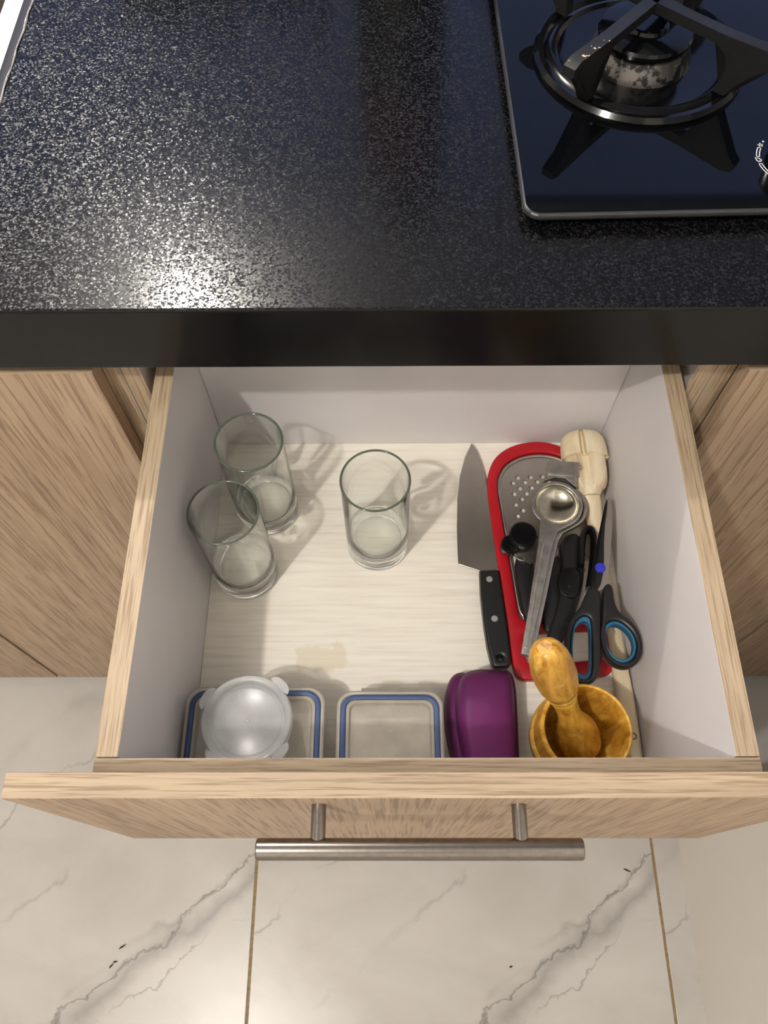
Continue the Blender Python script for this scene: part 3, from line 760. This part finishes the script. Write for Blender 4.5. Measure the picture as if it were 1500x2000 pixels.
rt = thing('round_container', 'small round translucent tub with tabbed lid sitting on a blue-sealed container', 'container')
zc = ZB + .0556; rc_x, rc_y = -.1335, .0475
link('tub', lathe([(0, zc), (.026, zc), (.0275, zc + .0015), (.0318, zc + .022), (.0308, zc + .022), (.0266, zc + .0028), (.025, zc + .0018), (0, zc + .0018)], 56, rc_x, rc_y), 'milky_plastic', rt)
rl = link('lid', lathe([(.0340, zc + .0185), (.0352, zc + .0185), (.0356, zc + .0235), (.0345, zc + .0252), (.0315, zc + .0252), (.0300, zc + .0242), (.0288, zc + .0205), (.0278, zc + .0200), (.0262, zc + .0206), (.0255, zc + .0200), (0, zc + .0200)], 56, rc_x, rc_y), 'milky_plastic', rt, ang=45)
link('moulding_dimple', lathe([(.0019, zc + .0201), (.0012, zc + .0210), (.0005, zc + .0204), (0, zc + .0204)], 16, rc_x, rc_y), 'milky_plastic', rl)
for a in (48, 152, 318, 232):
    d = Vector((math.cos(math.radians(a)), math.sin(math.radians(a)), 0)); s = Vector((-d.y, d.x, 0)); c = Vector((rc_x, rc_y, 0))
    pts = [c + d * .0340 + s * .010, c + d * .0385 + s * .0085, c + d * .0408 + s * .004, c + d * .0408 - s * .004, c + d * .0385 - s * .0085, c + d * .0340 - s * .010]
    link('lid_tab', plate(smoothp(pts, 1), zc + .0236, zc + .0250, (), .0004), 'milky_plastic', rl)
ground(rt)

# ------------------------------------------------------------------ purple silicone case, standing on edge
pc = thing('silicone_case', 'purple silicone clamshell case standing on its edge by the mortar', 'case')
def shell(name, pts, zt, z1, crest):
    O_ = [Vector((p.x, max(p.y, .004), p.z)) for p in smoothp(px(pts, zt), 3)]; c_ = at(*crest, z1); L = []
    L.append([Vector((p.x, p.y, ZB + .0005)) for p in O_])
    for k in range(11):
        u = k / 10 * .93; f = 1 - u
        zz = zt + (z1 - zt) * math.sin(math.acos(f) if f < 1 else 0)
        L.append([Vector((c_.x + (p.x - c_.x) * f, c_.y + (p.y - c_.y) * f, zz)) for p in O_])
    return link(name, loft(L), 'purple', pc, ang=70)
shell('case_half', [(898, 1322), (920, 1308), (955, 1307), (988, 1310), (1003, 1326), (1006, 1400), (1010, 1500), (1008, 1600), (935, 1600), (909, 1500), (894, 1430), (889, 1370)], ZB + .042, ZB + .060, (922, 1445))
shell('case_half', [(878, 1326), (893, 1313), (916, 1314), (925, 1400), (940, 1600), (915, 1590), (890, 1500), (874, 1440), (869, 1385), (871, 1350)], ZB + .022, ZB + .036, (888, 1420))
link('rim', tube(smoothp(px([(985, 1308), (1003, 1322), (1008, 1400), (1011, 1490)], ZB + .032), 2, False), .0014, 8), 'purple', pc)
ground(pc)

# ------------------------------------------------------------------ mortar and pestle
mx, my = .1305, .0420
mo = thing('mortar', 'turned yellow wooden mortar in the front right corner of the drawer', 'mortar')
h = .0725
link('bowl', lathe([(0, ZB + .0003), (.028, ZB + .0003), (.0305, ZB + .002), (.0312, ZB + .008), (.0290, ZB + .0115), (.0300, ZB + .014), (.0345, ZB + .020), (.0385, ZB + .030), (.0392, ZB + .040), (.0386, ZB + .0405), (.0388, ZB + .0425),
   (.0380, ZB + .043), (.0382, ZB + .0452), (.0372, ZB + .0458), (.0366, ZB + .058), (.0362, ZB + h - .004), (.0356, ZB + h - .001), (.0345, ZB + h), (.0330, ZB + h - .0004), (.0318, ZB + h - .003), (.0305, ZB + .050), (.0280, ZB + .030), (.020, ZB + .016), (.010, ZB + .0115), (0, ZB + .011)], 64, mx, my), 'ywood', mo, ang=50)
ground(mo)
pa = Vector((.1385, .0365, ZB + .0165)); pb = at(1068, 1275, ZB + .150)
prof = [(0, 0), (.008, .0008), (.0140, .004), (.0172, .010), (.0180, .018), (.0170, .028), (.0140, .036), (.0105, .042), (.0092, .052), (.0090, .062), (.0100, .072), (.0112, .0765), (.0108, .0772), (.0116, .0785), (.0122, .0820), (.0116, .0828), (.0128, .0840), (.0152, .092), (.0164, .102), (.0162, .112), (.0148, .122), (.0118, .130), (.0080, .1345), (.006, .1352), (.0055, .1346), (0, .1346)]
ln = (pb - pa).length; k = ln / .128
bm = lathe([(r, z * k) for r, z in prof], 40)
rot = Vector((0, 0, 1)).rotation_difference((pb - pa).normalized()).to_matrix().to_4x4()
pe = link('pestle', bm, 'ywood', None, ang=50)
pe.matrix_world = Matrix.Translation(pa) @ rot
tag(pe, 'yellow wooden pestle with ringed grip leaning in the mortar', 'pestle')

# ------------------------------------------------------------------ crumbs on the floor, things at the back of the worktop, ceiling lamps
CR = ((-.424, -.130, .6, .006, 'long dark sliver on the left floor tile, beside two smaller crumbs'), (-.437, -.155, .9, .0045, 'dark crumb lowest of the three on the left floor tile'), (-.432, -.150, .2, .003, 'smallest of the three dark crumbs on the left floor tile'),
      (.344, -.026, -.4, .006, 'dark crumb on the floor near the right grout line, under the drawer front'), (.155, -.156, .3, .0025, 'single tiny dark speck on the middle floor tile'))
for (x, y, a, l, lab) in CR:
    o = link('crumb', lens([(-l, 0, 0), (-l * .5, .0003, .0006), (l * .4, -.0002, .0006), (l, .0004, 0)], [.0003, .0012, .001, .0003], [.0002, .0007, .0007, .0002], 8), 'crumb')
    o.location = (x, y, FZ + .0008); o.rotation_euler.z = a
    tag(o, lab, 'crumb', 'dark crumbs on the floor')
bt = thing('bottle', 'dark green bottle mirrored as a dark band in the granite', 'bottle')
bx, by = -.010, .745
link('body', lathe([(0, ZCT + .0002), (.045, ZCT + .0002), (.047, ZCT + .004), (.047, ZCT + .325), (.043, ZCT + .345), (.026, ZCT + .360), (.020, ZCT + .366), (.020, ZCT + .385), (.0215, ZCT + .386), (.0215, ZCT + .398), (0, ZCT + .399)], 40, bx, by), 'bottle', bt)
link('paper_label', lathe([(.0471, ZCT + .17), (.0474, ZCT + .17), (.0474, ZCT + .26), (.0471, ZCT + .26)], 40, bx, by, True), 'bottle_label', bt)
ground(bt)
hbx = thing('herb_planter', 'low planter of dark leafy herbs mirrored green in the granite', 'planter')
link('trough', box(-.29, -.085, .735, .80, ZCT + .0002, ZCT + .05, .004), 'pot', hbx)
bm = bmesh.new()
for i in range(520):
    c = Vector((random.uniform(-.295, -.08), random.uniform(.725, .805), 0)); hgt = .05 + (.045 + .05 * (.5 + .5 * math.sin(c.x * 55 + 1))) * random.random()
    a = random.uniform(0, 6.28); d = Vector((math.cos(a), math.sin(a), random.uniform(-.3, .5))).normalized(); s = d.cross(Vector((random.uniform(-.3, .3), random.uniform(-.3, .3), 1))).normalized()
    l = random.uniform(.010, .018); b = c + Vector((0, 0, ZCT + hgt))
    v = [bm.verts.new(b - d * l * .5), bm.verts.new(b + s * l * .3), bm.verts.new(b + d * l * .6), bm.verts.new(b - s * l * .3)]
    bm.faces.new(v)
fo = link('foliage', bm, 'leaf', hbx, smooth=False); fo['kind'] = 'stuff'
ground(hbx)
NAMES = ('round white ceiling lamp over the near side of the kitchen', 'round white ceiling lamp beyond the worktop')
for (x, y, z, wt), lab in zip(LAMPS, NAMES):
    lp = thing('ceiling_lamp', lab, 'lamp')
    link('mount', lathe([(0, CEIL - .001), (.055, CEIL - .001), (.055, CEIL - .012), (.03, CEIL - .02), (.022, CEIL - .06), (0, CEIL - .06)], 32, x, y), 'shade', lp)
    ground(lp)
    ld = bpy.data.lights.new('lamp_bulb', 'POINT'); ld.energy = wt; ld.shadow_soft_size = .028; ld.cycles.is_caustics_light = True; ld.color = (1.0, .945, .875)
    lo = bpy.data.objects.new('lamp_bulb', ld); C.objects.link(lo); lo.location = (x, y, z + Z0)

# ------------------------------------------------------------------ lift everything so that the floor is z = 0
for o in bpy.data.objects:
    if o.parent is None and o.type in ('MESH', 'EMPTY'): o.location.z += Z0
